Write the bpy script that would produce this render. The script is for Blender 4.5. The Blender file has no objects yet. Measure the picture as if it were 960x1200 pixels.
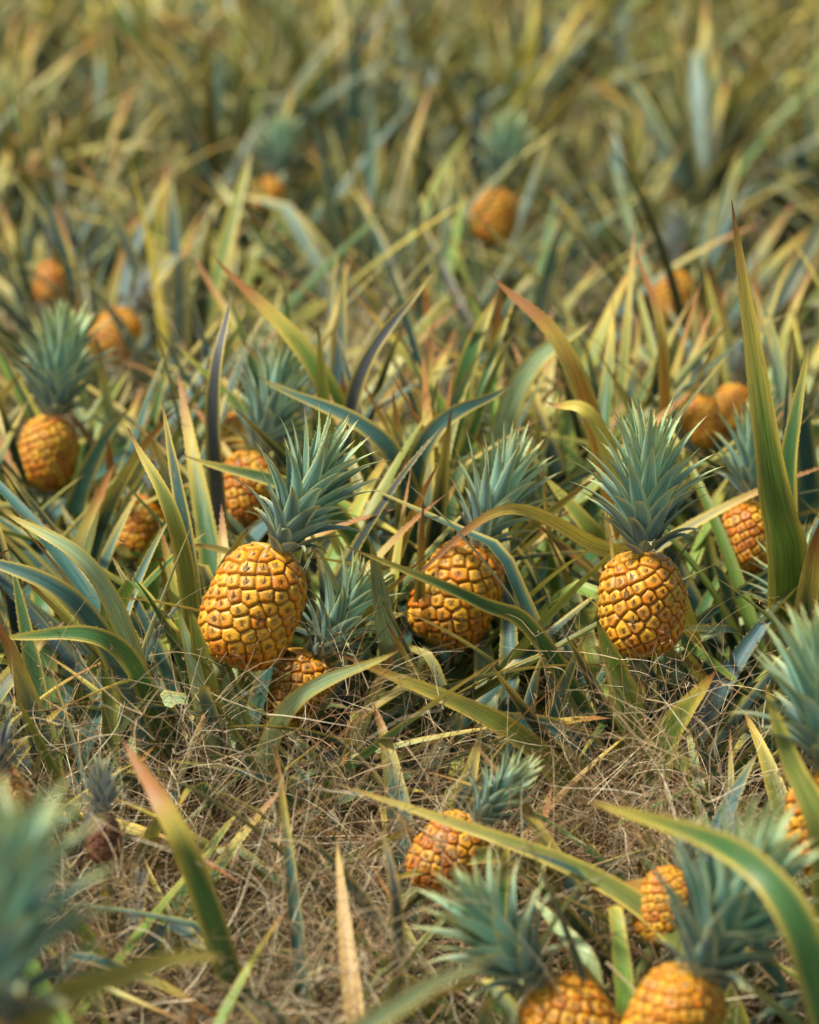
import bpy, math, random
import numpy as np
from mathutils import Vector, Matrix, Euler
rng=np.random.default_rng(7)
sc=bpy.context.scene
def lin(c):
    c=np.array(c,float)/255.
    return np.where(c<=.04045,c/12.92,((c+.055)/1.055)**2.4)
def nrm(v):
    return v/np.maximum(np.linalg.norm(v,axis=-1,keepdims=True),1e-9)

# ---------------------------------------------------------------- mesh accumulator
class Acc:
    def __init__(s): s.v=[];s.f=[];s.c=[];s.l=[];s.n=0;s.t=[]
    def grid(s,P,C,Lv):
        n,m=P.shape[:2]
        idx=np.arange(n*m).reshape(n,m)+s.n
        q=np.stack([idx[:-1,:-1],idx[:-1,1:],idx[1:,1:],idx[1:,:-1]],-1).reshape(-1,4)
        s.v.append(P.reshape(-1,3));s.c.append(C.reshape(-1,3));s.l.append(Lv.reshape(-1,3));s.f.append(q);s.n+=n*m
    def raw(s,P,F4,C,Lv=None):
        s.v.append(P);s.c.append(C);s.l.append(np.zeros_like(P) if Lv is None else Lv)
        s.f.append(F4+s.n);s.n+=len(P)
    def tris(s,P,C):
        k=len(P)//3
        s.v.append(P);s.c.append(C);s.l.append(np.zeros_like(P))
        s.t.append(np.arange(3*k).reshape(k,3)+s.n);s.n+=3*k
    def flat(s):
        return (np.concatenate(s.v),np.concatenate(s.f),np.concatenate(s.c),np.concatenate(s.l))
    def place(s,flat,loc,eul,sc_,tintmul=1.):
        V,F,C,Lv=flat
        M=np.array(Euler(eul).to_matrix())
        s.raw(V@M.T*sc_+np.array(loc),F,C*tintmul,Lv)
    def mesh(s,name,mat,smooth=True):
        me=bpy.data.meshes.new(name)
        V=np.concatenate(s.v).astype(np.float32)
        F=np.concatenate(s.f) if s.f else np.zeros((0,4),int)
        T=np.concatenate(s.t) if s.t else np.zeros((0,3),int)
        loops=np.concatenate([F.reshape(-1),T.reshape(-1)]).astype(np.int32)
        st=np.concatenate([np.arange(len(F))*4,len(F)*4+np.arange(len(T))*3]).astype(np.int32)
        me.vertices.add(len(V));me.vertices.foreach_set('co',V.reshape(-1))
        me.loops.add(len(loops));me.loops.foreach_set('vertex_index',loops)
        me.polygons.add(len(st));me.polygons.foreach_set('loop_start',st)
        me.update(calc_edges=True)
        if smooth: me.polygons.foreach_set('use_smooth',np.ones(len(st),bool))
        a=me.attributes.new('tint','FLOAT_COLOR','POINT')
        C=np.concatenate(s.c);C=np.concatenate([C,np.ones((len(C),1))],1).astype(np.float32)
        a.data.foreach_set('color',C.reshape(-1))
        b=me.attributes.new('lamina','FLOAT_VECTOR','POINT')
        b.data.foreach_set('vector',np.concatenate(s.l).astype(np.float32).reshape(-1))
        me.materials.append(mat);me.update()
        return me

# ---------------------------------------------------------------- materials
def newmat(name):
    m=bpy.data.materials.new(name);m.use_nodes=True
    nt=m.node_tree;nt.nodes.clear();return m,nt
def N(nt,t,**k):
    n=nt.nodes.new(t)
    for a,b in k.items(): setattr(n,a,b)
    return n
def leaf_material(name,rough,trans,spec,streak=True,bump=True):
    m,nt=newmat(name);L=nt.links.new
    at=N(nt,'ShaderNodeAttribute',attribute_name='tint')
    lv=N(nt,'ShaderNodeAttribute',attribute_name='lamina')
    mp=N(nt,'ShaderNodeMapping');mp.inputs['Scale'].default_value=(9,14,37)
    L(lv.outputs['Vector'],mp.inputs['Vector'])
    n1=N(nt,'ShaderNodeTexNoise');n1.inputs['Scale'].default_value=1;n1.inputs['Detail'].default_value=2
    L(mp.outputs[0],n1.inputs['Vector'])
    r1=N(nt,'ShaderNodeMapRange');r1.inputs[1].default_value=.3;r1.inputs[2].default_value=.7;r1.inputs[3].default_value=.7;r1.inputs[4].default_value=1.3
    L(n1.outputs['Fac'],r1.inputs[0])
    mul=N(nt,'ShaderNodeVectorMath',operation='SCALE')
    L(at.outputs['Color'],mul.inputs[0]);L(r1.outputs[0],mul.inputs['Scale'])
    col=mul.outputs[0]
    if streak:
        mp2=N(nt,'ShaderNodeMapping');mp2.inputs['Scale'].default_value=(1.6,38,37)
        L(lv.outputs['Vector'],mp2.inputs['Vector'])
        n2=N(nt,'ShaderNodeTexNoise');n2.inputs['Scale'].default_value=1;n2.inputs['Detail'].default_value=4;n2.inputs['Roughness'].default_value=.65
        L(mp2.outputs[0],n2.inputs['Vector'])
        r2=N(nt,'ShaderNodeMapRange');r2.inputs[1].default_value=.57;r2.inputs[2].default_value=.73;r2.inputs[3].default_value=0;r2.inputs[4].default_value=.6
        L(n2.outputs['Fac'],r2.inputs[0])
        mx=N(nt,'ShaderNodeMix',data_type='RGBA');L(r2.outputs[0],mx.inputs[0]);L(mul.outputs[0],mx.inputs[6])
        mx.inputs[7].default_value=(.28,.22,.075,1)
        col=mx.outputs[2]
    p=N(nt,'ShaderNodeBsdfPrincipled');L(col,p.inputs['Base Color'])
    p.inputs['Roughness'].default_value=rough;p.inputs['Specular IOR Level'].default_value=spec
    if bump:
        bp=N(nt,'ShaderNodeBump');bp.inputs['Strength'].default_value=.35;bp.inputs['Distance'].default_value=.002
        L(n1.outputs['Fac'],bp.inputs['Height']);L(bp.outputs[0],p.inputs['Normal'])
    o=N(nt,'ShaderNodeOutputMaterial')
    if trans>0:
        t=N(nt,'ShaderNodeBsdfTranslucent');L(col,t.inputs['Color'])
        ms=N(nt,'ShaderNodeMixShader');ms.inputs[0].default_value=trans
        L(p.outputs[0],ms.inputs[1]);L(t.outputs[0],ms.inputs[2]);L(ms.outputs[0],o.inputs['Surface'])
    else: L(p.outputs[0],o.inputs['Surface'])
    return m
M_leaf=leaf_material('pineapple_leaf',.42,.20,.40)
M_field=leaf_material('field_leaf',.46,.2,.35,False,False)
M_crown=leaf_material('crown_leaf',.48,.14,.35,False)
def plain(name,rough):
    m,nt=newmat(name);L=nt.links.new
    at=N(nt,'ShaderNodeAttribute',attribute_name='tint')
    d=N(nt,'ShaderNodeBsdfDiffuse');L(at.outputs['Color'],d.inputs[0])
    o=N(nt,'ShaderNodeOutputMaterial');L(d.outputs[0],o.inputs['Surface']);return m
M_grass=plain('dry_grass_blade',.8)
def fruit_material():
    m,nt=newmat('pineapple_skin');L=nt.links.new
    at=N(nt,'ShaderNodeAttribute',attribute_name='tint')
    tc=N(nt,'ShaderNodeTexCoord')
    n=N(nt,'ShaderNodeTexNoise');n.inputs['Scale'].default_value=320;n.inputs['Detail'].default_value=4
    L(tc.outputs['Object'],n.inputs['Vector'])
    r=N(nt,'ShaderNodeMapRange');r.inputs[1].default_value=.3;r.inputs[2].default_value=.7;r.inputs[3].default_value=.74;r.inputs[4].default_value=1.15
    L(n.outputs['Fac'],r.inputs[0])
    mul=N(nt,'ShaderNodeVectorMath',operation='SCALE');L(at.outputs['Color'],mul.inputs[0]);L(r.outputs[0],mul.inputs['Scale'])
    p=N(nt,'ShaderNodeBsdfPrincipled');L(mul.outputs[0],p.inputs['Base Color'])
    p.inputs['Roughness'].default_value=.38;p.inputs['Specular IOR Level'].default_value=.42
    b=N(nt,'ShaderNodeBump');b.inputs['Strength'].default_value=.6;b.inputs['Distance'].default_value=.0012
    L(n.outputs['Fac'],b.inputs['Height']);L(b.outputs[0],p.inputs['Normal'])
    o=N(nt,'ShaderNodeOutputMaterial');L(p.outputs[0],o.inputs['Surface']);return m
M_fruit=fruit_material()
def soil_material():
    m,nt=newmat('soil_and_thatch');L=nt.links.new
    tc=N(nt,'ShaderNodeTexCoord')
    n=N(nt,'ShaderNodeTexNoise');n.inputs['Scale'].default_value=9;n.inputs['Detail'].default_value=10;n.inputs['Roughness'].default_value=.7
    L(tc.outputs['Object'],n.inputs['Vector'])
    r=N(nt,'ShaderNodeValToRGB');e=r.color_ramp.elements
    e[0].position=.3;e[0].color=(.02,.015,.010,1);e[1].position=.7;e[1].color=(.11,.08,.045,1)
    x=e.new(.52);x.color=(.055,.045,.022,1)
    L(n.outputs['Fac'],r.inputs[0])
    p=N(nt,'ShaderNodeBsdfPrincipled');L(r.outputs[0],p.inputs['Base Color']);p.inputs['Roughness'].default_value=.95
    b=N(nt,'ShaderNodeBump');b.inputs['Strength'].default_value=.9;b.inputs['Distance'].default_value=.03
    L(n.outputs['Fac'],b.inputs['Height']);L(b.outputs[0],p.inputs['Normal'])
    o=N(nt,'ShaderNodeOutputMaterial');L(p.outputs[0],o.inputs['Surface']);return m
M_soil=soil_material()

# ---------------------------------------------------------------- leaf strip
S5=np.array([-1,-.55,0,.55,1.])
S3=np.array([-1,0,1.])
PAL={'teal':(68,108,94),'blue':(90,124,120),'green':(74,114,58),'lime':(122,152,62),'olive':(130,140,60),'tan':(196,160,98),'dark':(36,64,52),'pale':(166,184,128),
     'grey':(80,84,82),'yellow':(210,190,76),'orange':(206,140,54),'brown':(120,84,54)}
PAL={k:lin(v) for k,v in PAL.items()}
YEL=lin((222,196,86));BRN=lin((172,116,58));TIPB=lin((104,72,44))
def strip(acc,P,width,hint,kind='teal',chan=.35,dry=.75,edge=.5,twist=0.,teeth=False,bright=1.,S=S5):
    n=len(P);t=np.linspace(0,1,n);m=len(S)
    T=nrm(np.gradient(P,axis=0))
    side=nrm(np.cross(T,np.asarray(hint,float)[None]))
    up=nrm(np.cross(side,T))
    a=twist*t[:,None]
    s2=side*np.cos(a)+up*np.sin(a);u2=-side*np.sin(a)+up*np.cos(a)
    w=.5*width*np.minimum(1,.72+1.4*t)*np.clip(1-t**2.1,0,1)**.85
    w=np.maximum(w,.0004)
    w=w*(1+.03*np.sin(t*37+rng.uniform(0,6)))
    G=P[:,None]+s2[:,None]*(w[:,None]*S[None])[...,None]+u2[:,None]*((w*chan*(1-.5*t))[:,None]*(S[None]**2))[...,None]
    base=PAL[kind]*bright*rng.uniform(.7,1.25)
    C=np.ones((n,m,3))*base
    tt=t[:,None,None];ss=np.abs(S)[None,:,None]
    C=C*(1-.3*np.clip(1-tt/.15,0,1))+lin((150,150,110))*.3*np.clip(1-tt/.15,0,1)
    e=np.clip((ss-.5)/.5,0,1)**1.5*edge*np.clip(.4+tt,0,1)
    C=C*(1-e)+YEL*e
    k=np.clip((tt-dry+.12*ss)/.16,0,1);C=C*(1-k*.8)+YEL*k*.8
    k=np.clip((tt-dry-.12)/.12,0,1);C=C*(1-k)+BRN*k
    k=np.clip((tt-.95)/.05,0,1);C=C*(1-k)+TIPB*k
    ln=np.concatenate([[0],np.cumsum(np.linalg.norm(np.diff(P,axis=0),axis=1))])
    LV=np.zeros((n,m,3));LV[...,0]=S[None];LV[...,1]=ln[:,None];LV[...,2]=rng.uniform(0,50)
    acc.grid(G,C,LV)
    if teeth:
        tot=ln[-1];d=np.arange(.04,tot*.96,.009);d=d+rng.uniform(-.003,.003,len(d))
        tr=[]
        for sd,col in ((-1,0),(1,m-1)):
            E=G[:,col]
            pe=np.stack([np.interp(d,ln,E[:,j]) for j in range(3)],1)
            te=np.stack([np.interp(d,ln,T[:,j]) for j in range(3)],1)
            se=np.stack([np.interp(d,ln,s2[:,j]) for j in range(3)],1)*sd
            h=rng.uniform(.0007,.0016,(len(d),1))
            A=pe-te*.0014-se*.0003;B=pe+te*.0014-se*.0003;Cc=pe+te*.0026+se*h
            tr.append(np.stack([A,B,Cc],1).reshape(-1,3))
        tr=np.concatenate(tr);acc.tris(tr,np.ones_like(tr)*(YEL*.5+BRN*.5))
def crom(pts,n):
    P=np.array(pts,float);P=np.vstack([2*P[0]-P[1],P,2*P[-1]-P[-2]])
    out=[]
    seg=len(P)-3
    for u in np.linspace(0,seg-1e-6,n):
        i=int(u);f=u-i;a,b,c,d=P[i:i+4]
        out.append(.5*((2*b)+(-a+c)*f+(2*a-5*b+4*c-d)*f*f+(-a+3*b-3*c+d)*f**3))
    return np.array(out)

CAM=np.array([0,0,1.45])
KEEP=[]  # (point, radius): fruits whose view stays mostly open
def covers(P,slack):
    for c,r in KEEP:
        d=c-CAM;L=np.linalg.norm(d);d=d/L
        q=P-CAM;a=q@d
        dist=np.linalg.norm(q-a[:,None]*d,axis=1)
        if np.any((a<L-.02)&(a>.5)&(dist<r*a/L+slack)): return True
    return False

def rosette_leaves(acc,root,n=30,Lmax=.62,seg=20,wid=.036,mix=('teal','teal','green','olive','teal','dark'),check=False,teeth=False,bright=1.,dead=.15,spread=1.,S=S5,elo=22):
    root=np.asarray(root,float)
    off=rng.uniform(0,6.28)
    for i in range(n):
        for tr in range(6):
            f=i/n
            az=off+i*2.39996+rng.normal(0,.2)
            el=math.radians(elo+(80-elo)*f**.9+rng.normal(0,7))
            ln=Lmax*(.74+.26*math.sin(math.pi*min(1,f*1.1)))*rng.uniform(.75,1.15)
            isdead=f<dead and rng.random()<.8
            droop=math.radians((58-32*f)*rng.uniform(.15,1.3))*spread
            if isdead: droop*=1.3;ln*=.8
            t=np.linspace(0,1,seg)
            e=el-droop*t**1.3
            if rng.random()<.12:
                kp=rng.uniform(.45,.75);e=e-np.clip((t-kp)/.06,0,1)*math.radians(rng.uniform(35,80))
            azs=az+rng.normal(0,.16)*t**1.5
            d=np.stack([np.cos(e)*np.cos(azs),np.cos(e)*np.sin(azs),np.sin(e)],1)*(ln/(seg-1))
            P=root+np.array([math.cos(az)*.018,math.sin(az)*.018,.02+.09*f])+np.concatenate([np.zeros((1,3)),np.cumsum(d[1:],0)])
            P[:,2]=np.maximum(P[:,2],.012+.01*rng.random())
            if check and covers(P,wid*.4): continue
            kind=mix[rng.integers(len(mix))]
            if isdead: kind='tan' if rng.random()<.6 else 'brown'
            hint=np.array([-math.cos(az)*math.sin(el*.7),-math.sin(az)*math.sin(el*.7),math.cos(el*.7)])
            strip(acc,P,wid*rng.uniform(.6,1.2)*(.75 if isdead else 1),hint,kind,chan=rng.uniform(.3,.8),dry=rng.uniform(.58,1.0) if not isdead else .3,
                  edge=rng.uniform(.1,.95),twist=rng.normal(0,.4),teeth=teeth,bright=bright,S=S)
            break

# ---------------------------------------------------------------- fruit
def fruit_mesh(name,R,H,seed,n_eyes,tone,taper=.05,dark=0.):
    r=np.random.default_rng(seed)
    nu,nv=220,170
    ph=np.linspace(0,1,nv)*math.pi
    zc=-np.cos(ph)
    def prof(z): return (1-np.abs(z)**3.1)**(1/2.2)*(1-taper*z)
    zz=np.sign(zc)*np.abs(zc)**.9
    th=np.arange(nu)/nu*2*math.pi
    rad=prof(np.clip(zz,-.9999,.9999))
    P=np.stack([R*rad[:,None]*np.cos(th),R*rad[:,None]*np.sin(th),np.repeat((H*zz)[:,None],nu,1)],-1)
    k=np.arange(n_eyes);ze=-.97+1.94*(k+.5)/n_eyes
    ze=np.sign(ze)*np.abs(ze)**1.06+r.normal(0,.014,n_eyes)
    ze=np.clip(ze,-.985,.985)
    te=k*2.39996+r.normal(0,.05,n_eyes)
    E=np.stack([R*prof(ze)*np.cos(te),R*prof(ze)*np.sin(te),H*ze],-1)
    D=np.linalg.norm((P[:,:,None,:]-E[None,None])*np.array([1,1,1.12]),axis=-1)
    D=D+r.normal(0,.0009,n_eyes)
    o=np.argsort(D,-1)[...,:2]
    d1=np.take_along_axis(D,o[...,:1],-1)[...,0];d2=np.take_along_axis(D,o[...,1:2],-1)[...,0]
    g=np.clip((d2-d1)/.0072,0,1);g=1-(1-g)**2.0
    nn=nrm(P*np.array([1/R**2,1/R**2,.75/H**2]))
    dim=np.exp(-(d1/.0026)**2)
    id1=o[...,0]
    er=r.uniform(.7,1.3,n_eyes)[id1]
    zr=(P[...,2]-E[id1][...,2])/.009
    wob=.0014*np.sin(3*th+seed)[None]*np.sin(2*ph)[:,None]
    P2=P+nn*((g-1)*.0048*er+.0013*np.clip(-zr,-1,1)*g-.0011*dim+wob)[...,None]
    ev=r.uniform(-1,1,n_eyes)[id1]
    orange=lin((238,142,22));yel=lin((252,190,48));red=lin((206,90,22));groove=lin((92,52,18));olive=lin((152,140,58))
    C=np.ones(P.shape)*yel
    m=np.clip(.5-.55*zr+.4*ev,0,1)[...,None]
    C=C*(1-m)+orange*m
    rt=np.clip(tone+.3*ev-.22*zz[:,None],0,1)[...,None];C=C*(1-rt)+red*rt
    gr=np.clip(r.uniform(-1.1,1,n_eyes)[id1],0,1)[...,None]*.36;C=C*(1-gr)+olive*gr
    wedge=np.exp(-((d2-d1)/.0034)**2)[...,None];C=C*(1-.5*wedge)+lin((176,110,36))*.5*wedge
    gg=(1-np.clip((d2-d1)/.0024,0,1))[...,None]*.95;C=C*(1-gg)+groove*gg
    ctr=np.exp(-(d1/.0040)**2)[...,None]*.75;C=C*(1-ctr)+lin((124,82,38))*ctr
    low=np.clip((-zz[:,None]-.75)/.25,0,1)[...,None]*.5;C=C*(1-low)+olive*low
    C=C*(1-dark)+lin((84,58,50))*dark
    acc=Acc()
    P2=np.concatenate([P2,P2[:,:1]],1);C=np.concatenate([C,C[:,:1]],1)
    acc.grid(P2,C,np.zeros_like(P2))
    for j in range(n_eyes):
        if abs(ze[j])>.93: continue
        e=E[j];n0=nrm(e*np.array([1/R**2,1/R**2,.75/H**2]));rt_=nrm(np.cross([0,0,1],n0));up=np.cross(n0,rt_)
        w=r.uniform(.0020,.0040);hgt=r.uniform(.007,.0135)
        b=e-up*.0056-n0*.0010
        tip=b+up*hgt+n0*r.uniform(.002,.0065)+rt_*r.uniform(-.003,.003)
        mid=b+up*hgt*.5+n0*.0024
        Pp=np.array([b-rt_*w,b+n0*.0012,b+rt_*w,mid-rt_*w*.7-n0*.001,mid,mid+rt_*w*.7-n0*.001,tip,tip+up*.0004,tip+rt_*.0004])
        ca=lin((224,176,96))*r.uniform(.35,1.15);cb=lin((98,60,34))
        Cc=np.array([cb,ca,cb,ca,ca*.8,ca,cb,cb,cb])
        Cc=Cc*(1-.5*dark)
        acc.grid(Pp.reshape(3,3,3),Cc.reshape(3,3,3),np.zeros((3,3,3)))
    return acc.mesh(name,M_fruit)

def crown_mesh(name,h,seed,n=64,hue=0.,openness=1.):
    global rng
    keep=rng;rng=np.random.default_rng(seed)
    acc=Acc()
    for i in range(n):
        f=i/n
        az=i*2.39996+rng.normal(0,.12)
        z0=.002+.42*h*f
        if f<.15: ln=h*(.24+1.6*f)
        else: ln=h*(.52+.16*math.sin(math.pi*(f-.15)/.85)) *rng.uniform(.82,1.12)
        a0=math.radians(46-38*f+rng.normal(0,4))
        bend=math.radians((52*(1-f)+8)*openness*rng.uniform(.6,1.4))
        t=np.linspace(0,1,12)
        a=a0*(1-.5*t)*(0.75 if f>.5 else 1)+bend*t**1.6
        az_t=az+rng.normal(0,.12)*t**2
        d=np.stack([np.sin(a)*np.cos(az_t),np.sin(a)*np.sin(az_t),np.cos(a)],1)*ln/11
        r0=.013*(1-f)+.002
        P=np.array([r0*math.cos(az),r0*math.sin(az),z0])+np.concatenate([np.zeros((1,3)),np.cumsum(d[1:],0)])
        n_=len(P);w=.5*.0215*(h/.16)*(.8+.3*math.sin(math.pi*f))*np.clip(1-t**1.3,0,1)+.0003
        T=nrm(np.gradient(P,axis=0))
        hint=np.array([-math.cos(az),-math.sin(az),.25])
        side=nrm(np.cross(T,hint[None]));up=nrm(np.cross(side,T))
        G=P[:,None]+side[:,None]*(w[:,None]*S5)[...,None]+up[:,None]*((w*.5)[:,None]*S5**2)[...,None]
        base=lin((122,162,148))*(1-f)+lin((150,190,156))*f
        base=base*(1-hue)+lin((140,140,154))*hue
        base=base*rng.uniform(.7,1.3)
        C=np.ones((n_,5,3))*base
        tt=t[:,None,None];ss=np.abs(S5)[None,:,None]
        purple_grey=lin((98,108,128));k=np.clip(1-f*2.2,0,1)*.5;C=C*(1-k)+purple_grey*k  # lowest crown leaves are purplish blue-grey, fading out upwards
        k=np.clip(1-tt/.35,0,1)*.3;C=C*(1-k)+lin((184,194,164))*k
        e=np.clip((ss-.6)/.4,0,1)*.65;C=C*(1-e)+lin((216,218,150))*e
        k=np.clip((tt-.6)/.3,0,1)*.65;C=C*(1-k)+lin((206,206,116))*k
        k=np.clip((tt-.93)/.07,0,1);C=C*(1-k)+lin((180,120,60))*k
        LV=np.zeros((n_,5,3));LV[...,0]=S5*.6;LV[...,1]=(t*ln)[:,None];LV[...,2]=rng.uniform(0,50)
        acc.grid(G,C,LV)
        ds=np.linspace(.12,.88,9);tr=[]
        for sd,col in ((-1,0),(1,4)):
            E_=G[:,col]
            pe=np.stack([np.interp(ds,t,E_[:,j]) for j in range(3)],1);te=np.stack([np.interp(ds,t,T[:,j]) for j in range(3)],1)
            se=np.stack([np.interp(ds,t,side[:,j]) for j in range(3)],1)*sd
            tr.append(np.stack([pe-te*.0014,pe+te*.0010,pe+te*.0026+se*.0019],1).reshape(-1,3))
        tr=np.concatenate(tr);acc.tris(tr,np.ones_like(tr)*lin((206,188,124)))
    rng=keep
    return acc.mesh(name,M_crown)

FR={'gold':fruit_mesh('fruit_gold',.0535,.0665,1,138,.0,.01),
    'tall':fruit_mesh('fruit_tall',.0570,.0765,2,148,.03,.05),
    'orange':fruit_mesh('fruit_orange',.0525,.0670,3,130,.20,.03),
    'red':fruit_mesh('fruit_red',.0490,.0620,4,116,.42,.06),
    'wither':fruit_mesh('fruit_immature',.0490,.0700,5,70,.5,.1,.85)}
FH={'gold':.0665,'tall':.0765,'orange':.067,'red':.062,'wither':.07}
CR={'open':crown_mesh('crown_open',.188,11,72,0.,1.),
    'open2':crown_mesh('crown_open2',.182,12,66,.05,1.2),
    'tight':crown_mesh('crown_tight',.172,13,60,.1,.8),
    'purple':crown_mesh('crown_purple',.15,14,50,.8,.9)}

def link(o,par=None):
    sc.collection.objects.link(o)
    if par is not None: o.parent=par
    return o
def empty(name,loc=(0,0,0)):
    o=bpy.data.objects.new(name,None);o.empty_display_size=.05;o.location=loc;return link(o)
def tube_mesh(name,pts,r0,r1,mat,col):
    P=crom(pts,14);T=nrm(np.gradient(P,axis=0));s=nrm(np.cross(T,[0.13,1,0.1]));u=np.cross(s,T)
    a=np.linspace(0,2*math.pi,11);r=np.linspace(r0,r1,14)
    G=P[:,None]+(s[:,None]*np.cos(a)[None,:,None]+u[:,None]*np.sin(a)[None,:,None])*r[:,None,None]
    acc=Acc();LV=np.zeros_like(G);LV[...,0]=np.cos(a)*2;LV[...,1]=np.linspace(0,.4,14)[:,None]
    acc.grid(G,np.ones_like(G)*lin(col),LV);
    for i in range(5):
        b=P[4+2*i];az=i*2.4;dd=np.array([math.cos(az),math.sin(az),0])
        q=crom([b,b+dd*.02+T[4+2*i]*.03,b+dd*.035+T[4+2*i]*.06],8)
        strip(acc,q,.014,-dd+np.array([0,0,.3]),'orange' if i%2 else 'olive',dry=.6)
    return acc.mesh(name,mat)

PINE=[
('A',(.276,3.299,.434),.97,(.02,.05,1),'gold','open',1.0,(.285,3.36)),
('B',(-.184,3.271,.440),1.0,(.47,.05,1),'tall','open2',1.0,(-.23,3.36)),
('C',(.060,3.56,.366),1.05,(.42,.1,1),'orange','tight',1.0,(.01,3.62)),
('D',(-.144,3.437,.275),.86,(.62,.1,1),'gold','open2',.82,(-.2,3.5)),
('E',(-.232,4.013,.385),.92,(.30,.1,1),'red','tight',1.05,(-.26,4.05)),
('E2',(-.254,4.42,.355),.80,(.1,.1,1),'orange','purple',.8,(-.25,4.45)),
('F',(-.549,4.27,.375),.87,(.16,.1,1),'orange','open',1.0,(-.56,4.3)),
('G',(-.402,4.147,.285),.82,(.42,.1,1),'orange','purple',.8,(-.44,4.2)),
('H',(.462,3.803,.375),.80,(.02,.1,1),'red','tight',.85,(.46,3.86)),
('I',(.465,4.52,.365),.66,(-.1,.1,1),'orange','purple',.5,(.46,4.55)),
('I2',(.540,4.673,.345),.7,(.1,.1,1),'gold','purple',.6,(.54,4.7)),
('J',(.188,6.343,.390),.98,(.15,.1,1),'gold','open',1.0,(.18,6.38)),
('K',(.532,5.715,.33),.9,(0,.1,1),'orange','purple',.95,(.53,5.75)),
('L',(-.713,5.716,.36),.75,(.15,.1,1),'red','purple',.8,(-.72,5.75)),
('M',(-.558,5.398,.32),.85,(.7,.1,1),'orange','purple',.85,(-.6,5.42)),
('N',(.043,2.916,.270),.80,(.62,-.1,.85),'red','tight',.6,(0.0,2.97)),
('O',(.158,2.574,.225),.86,(-.75,.1,1),'gold','open2',.85,(.2,2.62)),
('P',(.248,2.502,.270),.82,(.42,-.1,1),'gold','open',1.02,(.22,2.55)),
('Q',(.262,2.74,.285),.62,(.3,.1,1),'orange','purple',.4,(.26,2.78)),
('R',(.430,2.765,.365),.9,(-.1,0,1),'orange','open',1.0,(.43,2.8)),
('S',(-.325,1.964,.445),1.0,(.15,.1,1),'tall','open2',1.1,(-.33,2.0)),
('T',(-.321,2.85,.315),.38,(-.02,0,1),'wither','purple',.46,(-.315,2.88)),
('U',(-.438,2.953,.306),.6,(-.2,0,1),'gold','purple',.7,(-.45,3.0)),
('V',(.168,4.264,.350),.6,(-.4,.1,1),'orange','purple',.6,(.17,4.3)),
('X1',(.034,5.613,.34),.65,(-.2,.1,1),'red','purple',.5,(.03,5.65)),
('X2',(.202,5.39,.25),.7,(.2,.1,1),'red','tight',.5,(.2,5.43)),
('X3',(-.337,6.9,.34),.8,(.2,.1,1),'orange','open',.9,(-.34,6.94)),
('Rb',(.515,3.56,.265),.85,(-.15,.1,1),'red','open',.8,(.51,3.6)),
('W',(.010,4.09,.34),.5,(0,.1,1),'orange','open',.5,(.01,4.12)),
]
KR={'A':(.056,.07),'B':(.058,.07),'C':(.03,.045),'D':(.022,.03),'E':(.025,.03),'F':(.03,.05),'G':(.012,0),'H':(.022,0),'I':(.012,0),'I2':(.02,0),'J':(.05,.05),
    'K':(.008,0),'L':(.01,0),'M':(.012,.02),'N':(.026,.01),'O':(.045,.04),'P':(.045,.06),'Q':(.02,0),'R':(.02,.05),'S':(.04,.07),'T':(.025,.03),'U':(.03,0),'V':(.008,0)}
for nm,c,s,ax,fk,ck,cs,root in PINE:
    ax=nrm(np.array(ax,float));c=np.array(c)
    if nm in KR:
        a,b=KR[nm];KEEP.append((c,a))
        if b: KEEP.append((c+ax*(FH[fk]*s+.08*cs),b))

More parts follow.
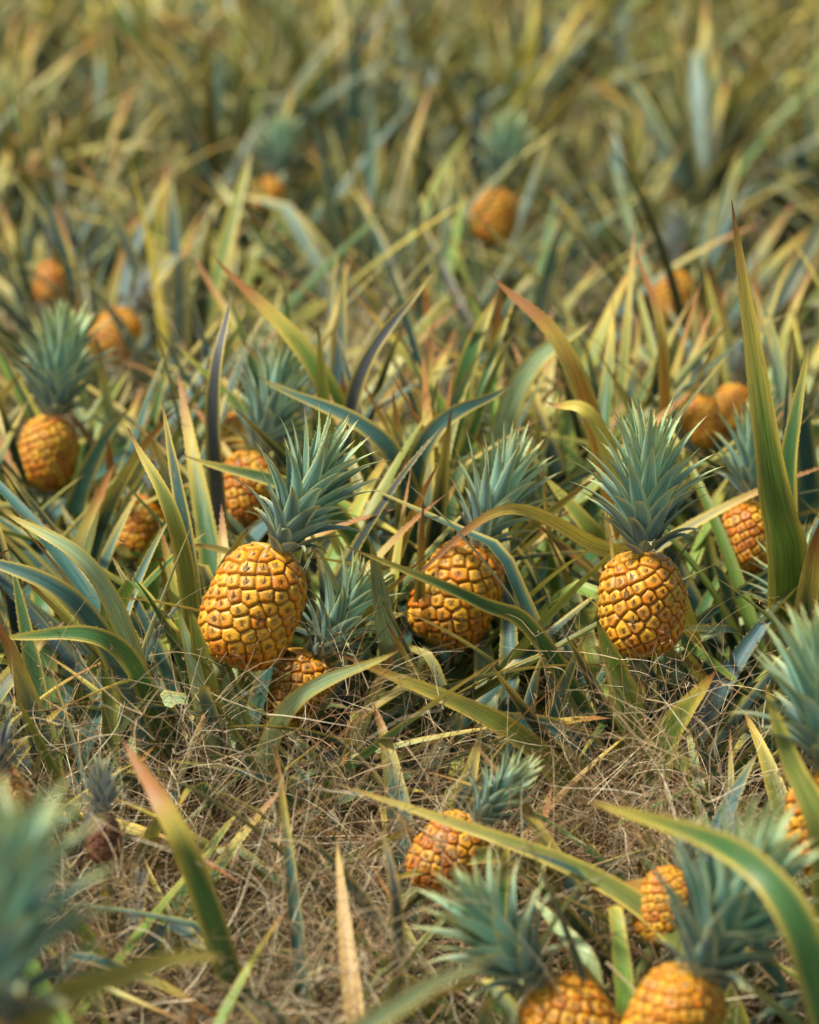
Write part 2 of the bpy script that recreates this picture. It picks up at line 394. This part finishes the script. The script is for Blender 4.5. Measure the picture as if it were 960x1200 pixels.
KL={
'A':[(.052,'lime',.9,[(.274,3.303,.07),(.26,3.233,.305),(.215,3.18,.453)]),
     (.048,'lime',.72,[(.283,3.262,.109),(.293,3.187,.29),(.349,3.136,.406)]),
     (.034,'olive',.7,[(.263,3.259,.099),(.138,3.161,.309),(-.083,3.141,.425)]),
     (.046,'teal',.85,[(.257,3.259,.099),(.21,3.206,.283),(.064,3.172,.347)]),
     (.024,'green',.8,[(.30,3.4,.1),(.079+.08,3.28,.39),(.079,3.21,.465),(-.073,3.179,.54)])],
'P':[(.032,'olive',.8,[(.35,2.66,.08),(.31,2.68,.22),(.191,2.747,.312),(-.085,2.867,.373)]),
     (.040,'green',.8,[(.42,2.36,.1),(.36,2.299,.379),(.294,2.332,.499),(.162,2.581,.463)])],
'R':[(.034,'olive',.8,[(.43,2.76,.1),(.414,2.707,.356),(.38,2.732,.446),(.354,2.752,.52)])],
'Rb':[(.060,'lime',.76,[(.51,3.62,.05),(.478,3.50,.404),(.444,3.435,.553),(.383,3.426,.897)]),
      (.040,'green',.85,[(.51,3.62,.05),(.485,3.52,.35),(.468,3.484,.541),(.496,3.529,.704)]),
      (.024,'yellow',.6,[(.42,3.68,.1),(.33,3.5,.40),(.230,3.413,.473),(.112,3.329,.542),(-.010,3.256,.466)])],
'H':[(.042,'olive',.9,[(.38,3.9,.1),(.33,3.85,.25),(.252,3.753,.388),(.178,3.776,.471)]),
     (.034,'orange',.5,[(.37,4.05,.05),(.232,3.857,.576),(.110,3.896,.721)]),
     (.028,'yellow',.7,[(.38,3.9,.05),(.257,3.689,.533),(.179,3.703,.587)]),
     (.022,'orange',.5,[(.38,4.3,.05),(.368,4.106,.545),(.327,4.152,.711)])],
'W':[(.042,'lime',.62,[(0,4.15,.05),(-.109,3.996,.522),(-.277,4.05,.717)]),
     (.028,'grey',.85,[(-.10,4.1,.05),(-.082,3.895,.530),(.033,3.946,.717)]),
     (.040,'green',.75,[(.05,4.2,.05),(.074,4.093,.497),(.127,4.136,.652)]),
     (.042,'pale',.8,[(.06,4.15,.05),(.145,3.996,.519),(.259,4.027,.630)]),
     (.036,'teal',.95,[(-.02,4.0,.05),(.011,3.78,.487),(.138,3.807,.587)]),
     (.036,'teal',.9,[(0,4.0,.05),(-.011,3.777,.476),(-.206,3.81,.598)]),
     (.034,'green',.85,[(.03,3.95,.05),(-.089,3.662,.436),(-.296,3.685,.519)])],
'E':[(.028,'grey',.97,[(-.25,4.05,.05),(-.264,3.792,.532),(-.239,3.841,.709)])],
'B':[(.028,'pale',.8,[(-.27,3.4,.05),(-.340,3.157,.485),(-.466,3.184,.584)]),
     (.032,'teal',.9,[(-.27,3.4,.05),(-.359,3.15,.457),(-.524,3.173,.542)]),
     (.028,'olive',.75,[(-.27,3.6,.05),(-.273,3.362,.476),(-.34,3.403,.625)]),
     (.032,'teal',.85,[(-.28,3.75,.05),(-.27,3.451,.418),(-.307,3.509,.633)]),
     (.030,'green',.85,[(-.27,3.4,.05),(-.32,3.14,.42),(-.476,3.146,.443)]),
     (.026,'pale',.9,[(-.22,3.36,.05),(-.245,3.227,.34),(-.268,3.209,.46)]),
     (.028,'pale',.8,[(-.21,3.36,.05),(-.146,3.129,.352),(-.009,3.055,.457)])],
'T':[(.034,'green',.5,[(-.16,2.85,.05),(-.21,2.612,.385),(-.283,2.691,.484)])],
'S':[(.024,'yellow',.85,[(-.36,2.0,.2),(-.30,2.0,.48),(-.207,2.031,.535),(-.139,2.036,.544)]),
     (.022,'pale',.9,[(-.15,1.95,.3),(-.08,1.94,.48),(0,1.936,.555),(.062,1.942,.585)])],
'N':[(.016,'grey',.9,[(-.02,2.8,.05),(-.012,2.643,.310),(-.027,2.668,.399)]),
     (.028,'olive',.8,[(.24,3.0,.05),(.128,2.891,.272),(-.027,2.886,.254)])],
}
NB={'S':(8,.35),'O':(14,.42),'P':(14,.42),'Q':(12,.4),'R':(18,.45),'T':(16,.38),'N':(18,.44),'U':(16,.4)}
MIXN=('teal','teal','blue','green','teal','teal','dark','dark','green','olive','lime','pale')
for i,(nm,c,s,ax,fk,ck,cs,root) in enumerate(PINE):
    ax=nrm(np.array(ax,float));c=np.array(c)
    em=empty('pineapple',c)
    q=Vector((0,0,1)).rotation_difference(Vector(ax)).to_matrix().to_4x4()@Matrix.Rotation(rng.uniform(0,6.28),4,'Z')
    em.matrix_world=Matrix.Translation(Vector(c))@q
    f=link(bpy.data.objects.new('fruit',FR[fk]),em);f.scale=(s,s,s)
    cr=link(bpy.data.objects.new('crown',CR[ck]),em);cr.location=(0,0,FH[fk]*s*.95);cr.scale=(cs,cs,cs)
    rt=(root[0],root[1],0)
    pe=empty('pineapple_plant',rt)
    near=root[1]<5
    acc=Acc()
    n,Lm=NB.get(nm,(36,.64))
    rosette_leaves(acc,rt,n=n,Lmax=Lm,seg=22 if near else 14,wid=.036,check=True,teeth=near,mix=MIXN,dead=.1)
    for w,k,dry,pts in KL.get(nm,[]):
        P=crom(pts,34);hint=np.array([rng.normal(0,.15),-1,.3])
        strip(acc,P,w,hint,k,chan=.28,dry=dry,edge=1.,twist=rng.normal(0,.12),teeth=True)
    me=acc.mesh('leaf_rosette',M_leaf)
    lo=link(bpy.data.objects.new('leaves',me),pe)
    lo.location=(-rt[0],-rt[1],0)
    b=c-ax*(FH[fk]*s*.93)
    st=tube_mesh('stalk',[(0,0,0),(0,0,.1),tuple(b-np.array(rt)-ax*.05),tuple(b-np.array(rt))],.014*max(s,.6),.010*max(s,.6),M_leaf,(130,134,76))
    link(bpy.data.objects.new('fruit_stalk',st),pe)

for (x,y,n,L_) in [(-.48,3.62,30,.64),(-.62,3.3,28,.58),(.0,3.85,32,.66),(.68,3.35,26,.58),(-.12,4.2,30,.68),(.28,4.15,30,.68),(.62,4.2,30,.68),
                  (-.38,3.9,30,.64),(.22,3.85,30,.64),(.45,4.3,30,.66),(-.7,4.0,30,.66),(.75,3.8,28,.64),(-.9,3.6,28,.62),(.42,3.2,20,.46),(.12,3.35,26,.54),
                  (-.42,3.3,28,.58),(-.05,3.4,24,.52),(.1,4.45,30,.68),(-.45,4.55,30,.66),(.33,4.6,30,.66),(-.8,4.5,28,.64),(.85,4.5,28,.64),(.55,2.5,20,.45),(-.62,2.6,20,.45),
                  (-.5,3.95,28,.62),(-.1,3.75,26,.56),(-.33,3.12,20,.44),(-.12,3.18,18,.42),(-.42,2.7,18,.4),(-.1,2.72,12,.36),(-.25,2.5,14,.38),(.08,2.75,14,.36),(.36,2.95,18,.42),
                  (0.05,3.1,16,.38),(.12,4.05,26,.62),(-.3,3.65,24,.54),(.3,3.6,24,.54),(-.55,2.95,20,.44),(-.03,2.5,12,.34),(-.2,4.65,26,.62),(.6,4.75,26,.6)]:
    pe=empty('pineapple_plant',(x,y,0));acc=Acc()
    rosette_leaves(acc,(x,y,0),n=n,Lmax=L_,seg=22,wid=.037 if y>3.2 else .026,check=True,teeth=True,mix=MIXN if y>3.2 else MIXN+('olive','pale','tan'),dead=.1 if y>3.2 else .3)
    lo=link(bpy.data.objects.new('leaves',acc.mesh('leaf_rosette',M_leaf)),pe);lo.location=(-x,-y,0)

# ---------------------------------------------------------------- the rest of the field: one merged mass of rosettes
VAR=[]
for k in range(16):
    acc=Acc()
    mix=('teal','dark','green','blue','dark','green','teal','teal') if k<7 else ('green','olive','teal','yellow','green','dark','blue') if k<12 else ('olive','yellow','green','teal','green','teal','orange','lime')
    rosette_leaves(acc,(0,0,0),n=24,Lmax=rng.uniform(.58,.78),seg=10,mix=mix,wid=.042,dead=.12,spread=1.0,S=S3,elo=30)
    VAR.append(acc.flat())
def deep_clear(x,y):
    for fx,fy in ((.188,6.343),):
        if abs(x-fx*(y/fy))<.24 and -.05<fy-y<1.05: return True
    return False
FA=Acc();heads=[]
y=5.3;row=0
while y<34:
    hw=.16*y+1.3
    x=-hw+rng.uniform(0,.3)
    while x<hw:
        px=x+rng.normal(0,.10);py=y+rng.normal(0,.13)
        g=min(1,max(0,(y-7)/9))
        k=int(np.clip(rng.normal(1.5+11*g,3.5),0,15))
        if not deep_clear(px,py) and rng.random()<.88:
            s=rng.uniform(.65,1.15)
            FA.place(VAR[k],(px,py,0),(rng.normal(0,.12),rng.normal(0,.12),rng.uniform(0,6.28)),s,rng.uniform(.7,1.25)*(1+.2*g))
            if rng.random()<.03 and y>8: heads.append((px,py,s))
        x+=rng.uniform(.28,.48)
    y+=(.38 if row%2 else .70) if y<20 else .65
    row+=1
link(bpy.data.objects.new('pineapple_field',FA.mesh('pineapple_field',M_field)))
for px,py,s in heads:
    em=empty('pineapple',(px,py,.31*s))
    f=link(bpy.data.objects.new('fruit',FR['orange']),em);f.scale=(.9,)*3
    c=link(bpy.data.objects.new('crown',CR['tight']),em);c.location=(0,0,.055);c.scale=(.9,)*3

# ---------------------------------------------------------------- dry grass and weeds
def strands(acc,start,d0,length,width,K,cols,wob,droop):
    M=len(start);t=np.linspace(0,1,K)
    d=nrm(d0);P=np.zeros((M,K,3));P[:,0]=start
    w=rng.normal(0,wob,(M,3))
    cur=d.copy()
    for k in range(1,K):
        w=w*.8+rng.normal(0,wob*.6,(M,3))
        cur=nrm(cur+w/K*4-np.array([0,0,1])*(droop/K)[:,None])
        P[:,k]=P[:,k-1]+cur*(length/(K-1))[:,None]
    P[...,2]=np.maximum(P[...,2],.004)
    T=nrm(np.gradient(P,axis=1));s=nrm(np.cross(T,nrm(rng.normal(0,1,(M,1,3)))))
    wd=(width[:,None]*(1-.8*t))[...,None]*.5
    G=np.stack([P-s*wd,P+s*wd],2)
    idx=np.arange(M*K*2).reshape(M,K,2)
    F=np.stack([idx[:,:-1,0],idx[:,:-1,1],idx[:,1:,1],idx[:,1:,0]],-1).reshape(-1,4)
    C=np.repeat(np.repeat(cols[:,None,None],K,1),2,2)
    acc.raw(G.reshape(-1,3),F,C.reshape(-1,3))
    return P
GC=np.array([lin(c) for c in [(208,180,132),(168,132,92),(112,84,60),(232,214,172),(130,150,68),(86,132,54),(182,152,108)]])
def clump(M,hgt,green,rad=.13,wmul=1.,fine=True,K=7):
    acc=Acc()
    a=rng.uniform(0,6.28,M);r=rad*np.sqrt(rng.random(M))
    st=np.stack([r*np.cos(a),r*np.sin(a),np.zeros(M)],1)
    d=rng.normal(0,.6,(M,3));d[:,2]=1
    p=np.array([.22,.18,.14,.12,.18*green,.18*green,.14]);p/=p.sum()
    strands(acc,st,d,hgt*rng.uniform(.5,1.3,M),rng.uniform(.0012,.0036,M)*wmul,K,GC[rng.choice(7,M,p=p)]*rng.uniform(.5,1.15,(M,1)),.35,rng.uniform(.2,2.2,M))
    if fine:
        a=rng.uniform(0,6.28,M);r=rad*np.sqrt(rng.random(M))
        st=np.stack([r*np.cos(a),r*np.sin(a),rng.uniform(0,.9*hgt,M)],1)
        d=rng.normal(0,1,(M,3));d[:,2]=np.abs(d[:,2])*.5
        strands(acc,st,d,hgt*rng.uniform(.5,1.3,M),rng.uniform(.0008,.0015,M),8,GC[rng.choice([0,1,2,6,3],M)]*rng.uniform(.5,1.15,(M,1)),.8,rng.uniform(0,1.5,M))
    return acc.flat()
def panicle():
    acc=Acc();M=8
    a=rng.uniform(0,6.28,M);st=np.stack([.03*np.cos(a),.03*np.sin(a),0*a],1)
    d=rng.normal(0,.4,(M,3));d[:,2]=1
    P=strands(acc,st,d,rng.uniform(.30,.46,M),np.full(M,.0016),14,GC[rng.choice([0,1,3],M)],.15,rng.uniform(.1,.8,M))
    for i in range(M):
        B=30;k=rng.integers(6,14,B);s0=P[i,np.minimum(k,13)]
        d=rng.normal(0,1,(B,3));d[:,2]=np.abs(d[:,2])*.7
        Q=strands(acc,s0,d,rng.uniform(.05,.15,B),np.full(B,.0010),7,GC[rng.choice([0,1,3,6],B)],.3,rng.uniform(0,.9,B))
        s1=np.repeat(Q[:,-2],2,0);d=rng.normal(0,1,(len(s1),3))
        strands(acc,s1,d,np.full(len(s1),.007),np.full(len(s1),.0018),3,GC[rng.choice([1,2],len(s1))],.1,np.zeros(len(s1)))
    return acc.flat()
TU=[clump(100,.17,.6) for _ in range(4)]+[clump(90,.22,1.2) for _ in range(3)]+[clump(80,.2,3.5) for _ in range(4)]
TF=[clump(55,.2,g,wmul=2.0,fine=False,K=5) for g in (.5,.8,1.5,2,3,4)]
PN=[panicle() for _ in range(4)]
GA=Acc()
def put(fl,x,y,s,lay=.15): GA.place(fl,(x,y,-.005),(rng.normal(0,lay),rng.normal(0,lay),rng.uniform(0,6.28)),s,rng.uniform(.65,1.2))
for i in range(120): put(TU[rng.integers(11)],rng.uniform(-.85,.85),rng.uniform(2.3,3.3),rng.uniform(.7,1.3))
for i in range(85): put(TU[rng.integers(11)],rng.uniform(-.6,.5),rng.uniform(2.72,3.25),rng.uniform(.9,1.5))
for i in range(14): put(TU[rng.integers(11)],rng.uniform(.2,.5),rng.uniform(2.9,3.25),rng.uniform(1.1,1.6))
for i in range(25): put(TU[rng.integers(11)],rng.uniform(-1.2,1.2),rng.uniform(3.3,4.7),rng.uniform(.7,1.1))
for i in range(110): put(TF[rng.integers(6)],rng.uniform(-1.5,1.5),rng.uniform(4.75,5.5),rng.uniform(1,1.5))
for i in range(550):
    y=5.3+20*rng.random()**1.3;put(TF[rng.integers(6)],rng.uniform(-1,1)*(.16*y+1),y,rng.uniform(1.,1.7))
for (x,y) in [(-.27,3.08),(-.15,3.1),(-.34,3.02),(-.2,3.0),(.2,3.1),(.36,3.1),(.44,3.05),(-.02,3.1),(.1,3.0),(-.42,3.1),(.3,3.0),(-.3,2.95),(-.1,2.95),(.25,3.15),(.4,3.15),(-.22,3.12),(-.08,3.05),(-.37,3.0),
              (-.2,2.75),(-.12,2.65),(-.28,2.7),(-.02,2.7),(-.24,3.14),(-.18,3.06),(.22,3.0),(.34,3.02)]:
    put(PN[rng.integers(4)],x,y,rng.uniform(.85,1.08))
for i in range(40): put(PN[rng.integers(4)],rng.uniform(-1.2,1.2),rng.uniform(4.7,5.5),rng.uniform(.9,1.2))
link(bpy.data.objects.new('dry_grass',GA.mesh('dry_grass',M_grass,False)))

# ---------------------------------------------------------------- ground
xs=np.concatenate([-np.geomspace(300,3,14),np.linspace(-2.8,2.8,57),np.geomspace(3,300,14)])
ys=np.concatenate([-np.geomspace(300,1,14),np.linspace(-.5,8,86),np.geomspace(8.5,600,20)])
X,Y=np.meshgrid(xs,ys)
Z=.018*np.sin(X*5.1+1.3*np.sin(Y*3))*np.sin(Y*4.3)+.012*np.sin(X*13+Y*9)-.03
G=np.stack([X,Y,Z],-1);acc=Acc();acc.grid(G,np.ones_like(G)*.05,np.zeros_like(G))
link(bpy.data.objects.new('ground',acc.mesh('ground',M_soil)))

# ---------------------------------------------------------------- light, sky, camera
w=bpy.data.worlds.new('World');sc.world=w;w.use_nodes=True;nt=w.node_tree
bg=nt.nodes['Background'];sky=nt.nodes.new('ShaderNodeTexSky');sky.sky_type='NISHITA';sky.sun_disc=False
EL=math.radians(58);AZ=math.radians(-110)
sky.sun_elevation=EL;sky.sun_rotation=AZ;sky.dust_density=2.5;sky.air_density=1.
nt.links.new(sky.outputs[0],bg.inputs[0]);bg.inputs[1].default_value=.14
sd=bpy.data.lights.new('sun','SUN');sd.energy=5.0;sd.angle=math.radians(9);sd.color=(1,.965,.90)
so=bpy.data.objects.new('sun',sd);link(so)
dv=Vector((math.sin(AZ)*math.cos(EL),math.cos(AZ)*math.cos(EL),math.sin(EL)))
so.rotation_euler=dv.to_track_quat('Z','Y').to_euler();so.location=dv*20
cd=bpy.data.cameras.new('camera');co=bpy.data.objects.new('camera',cd);link(co)
co.location=(0,0,1.45);co.rotation_euler=(math.radians(90-15.3),0,0)
cd.sensor_fit='VERTICAL';cd.sensor_height=30;cd.sensor_width=24;cd.lens=85
cd.clip_start=.05;cd.clip_end=2000
cd.dof.use_dof=True;cd.dof.focus_distance=3.42;cd.dof.aperture_fstop=2.8
sc.camera=co
sc.view_settings.view_transform='Standard';sc.view_settings.look='None';sc.view_settings.exposure=0
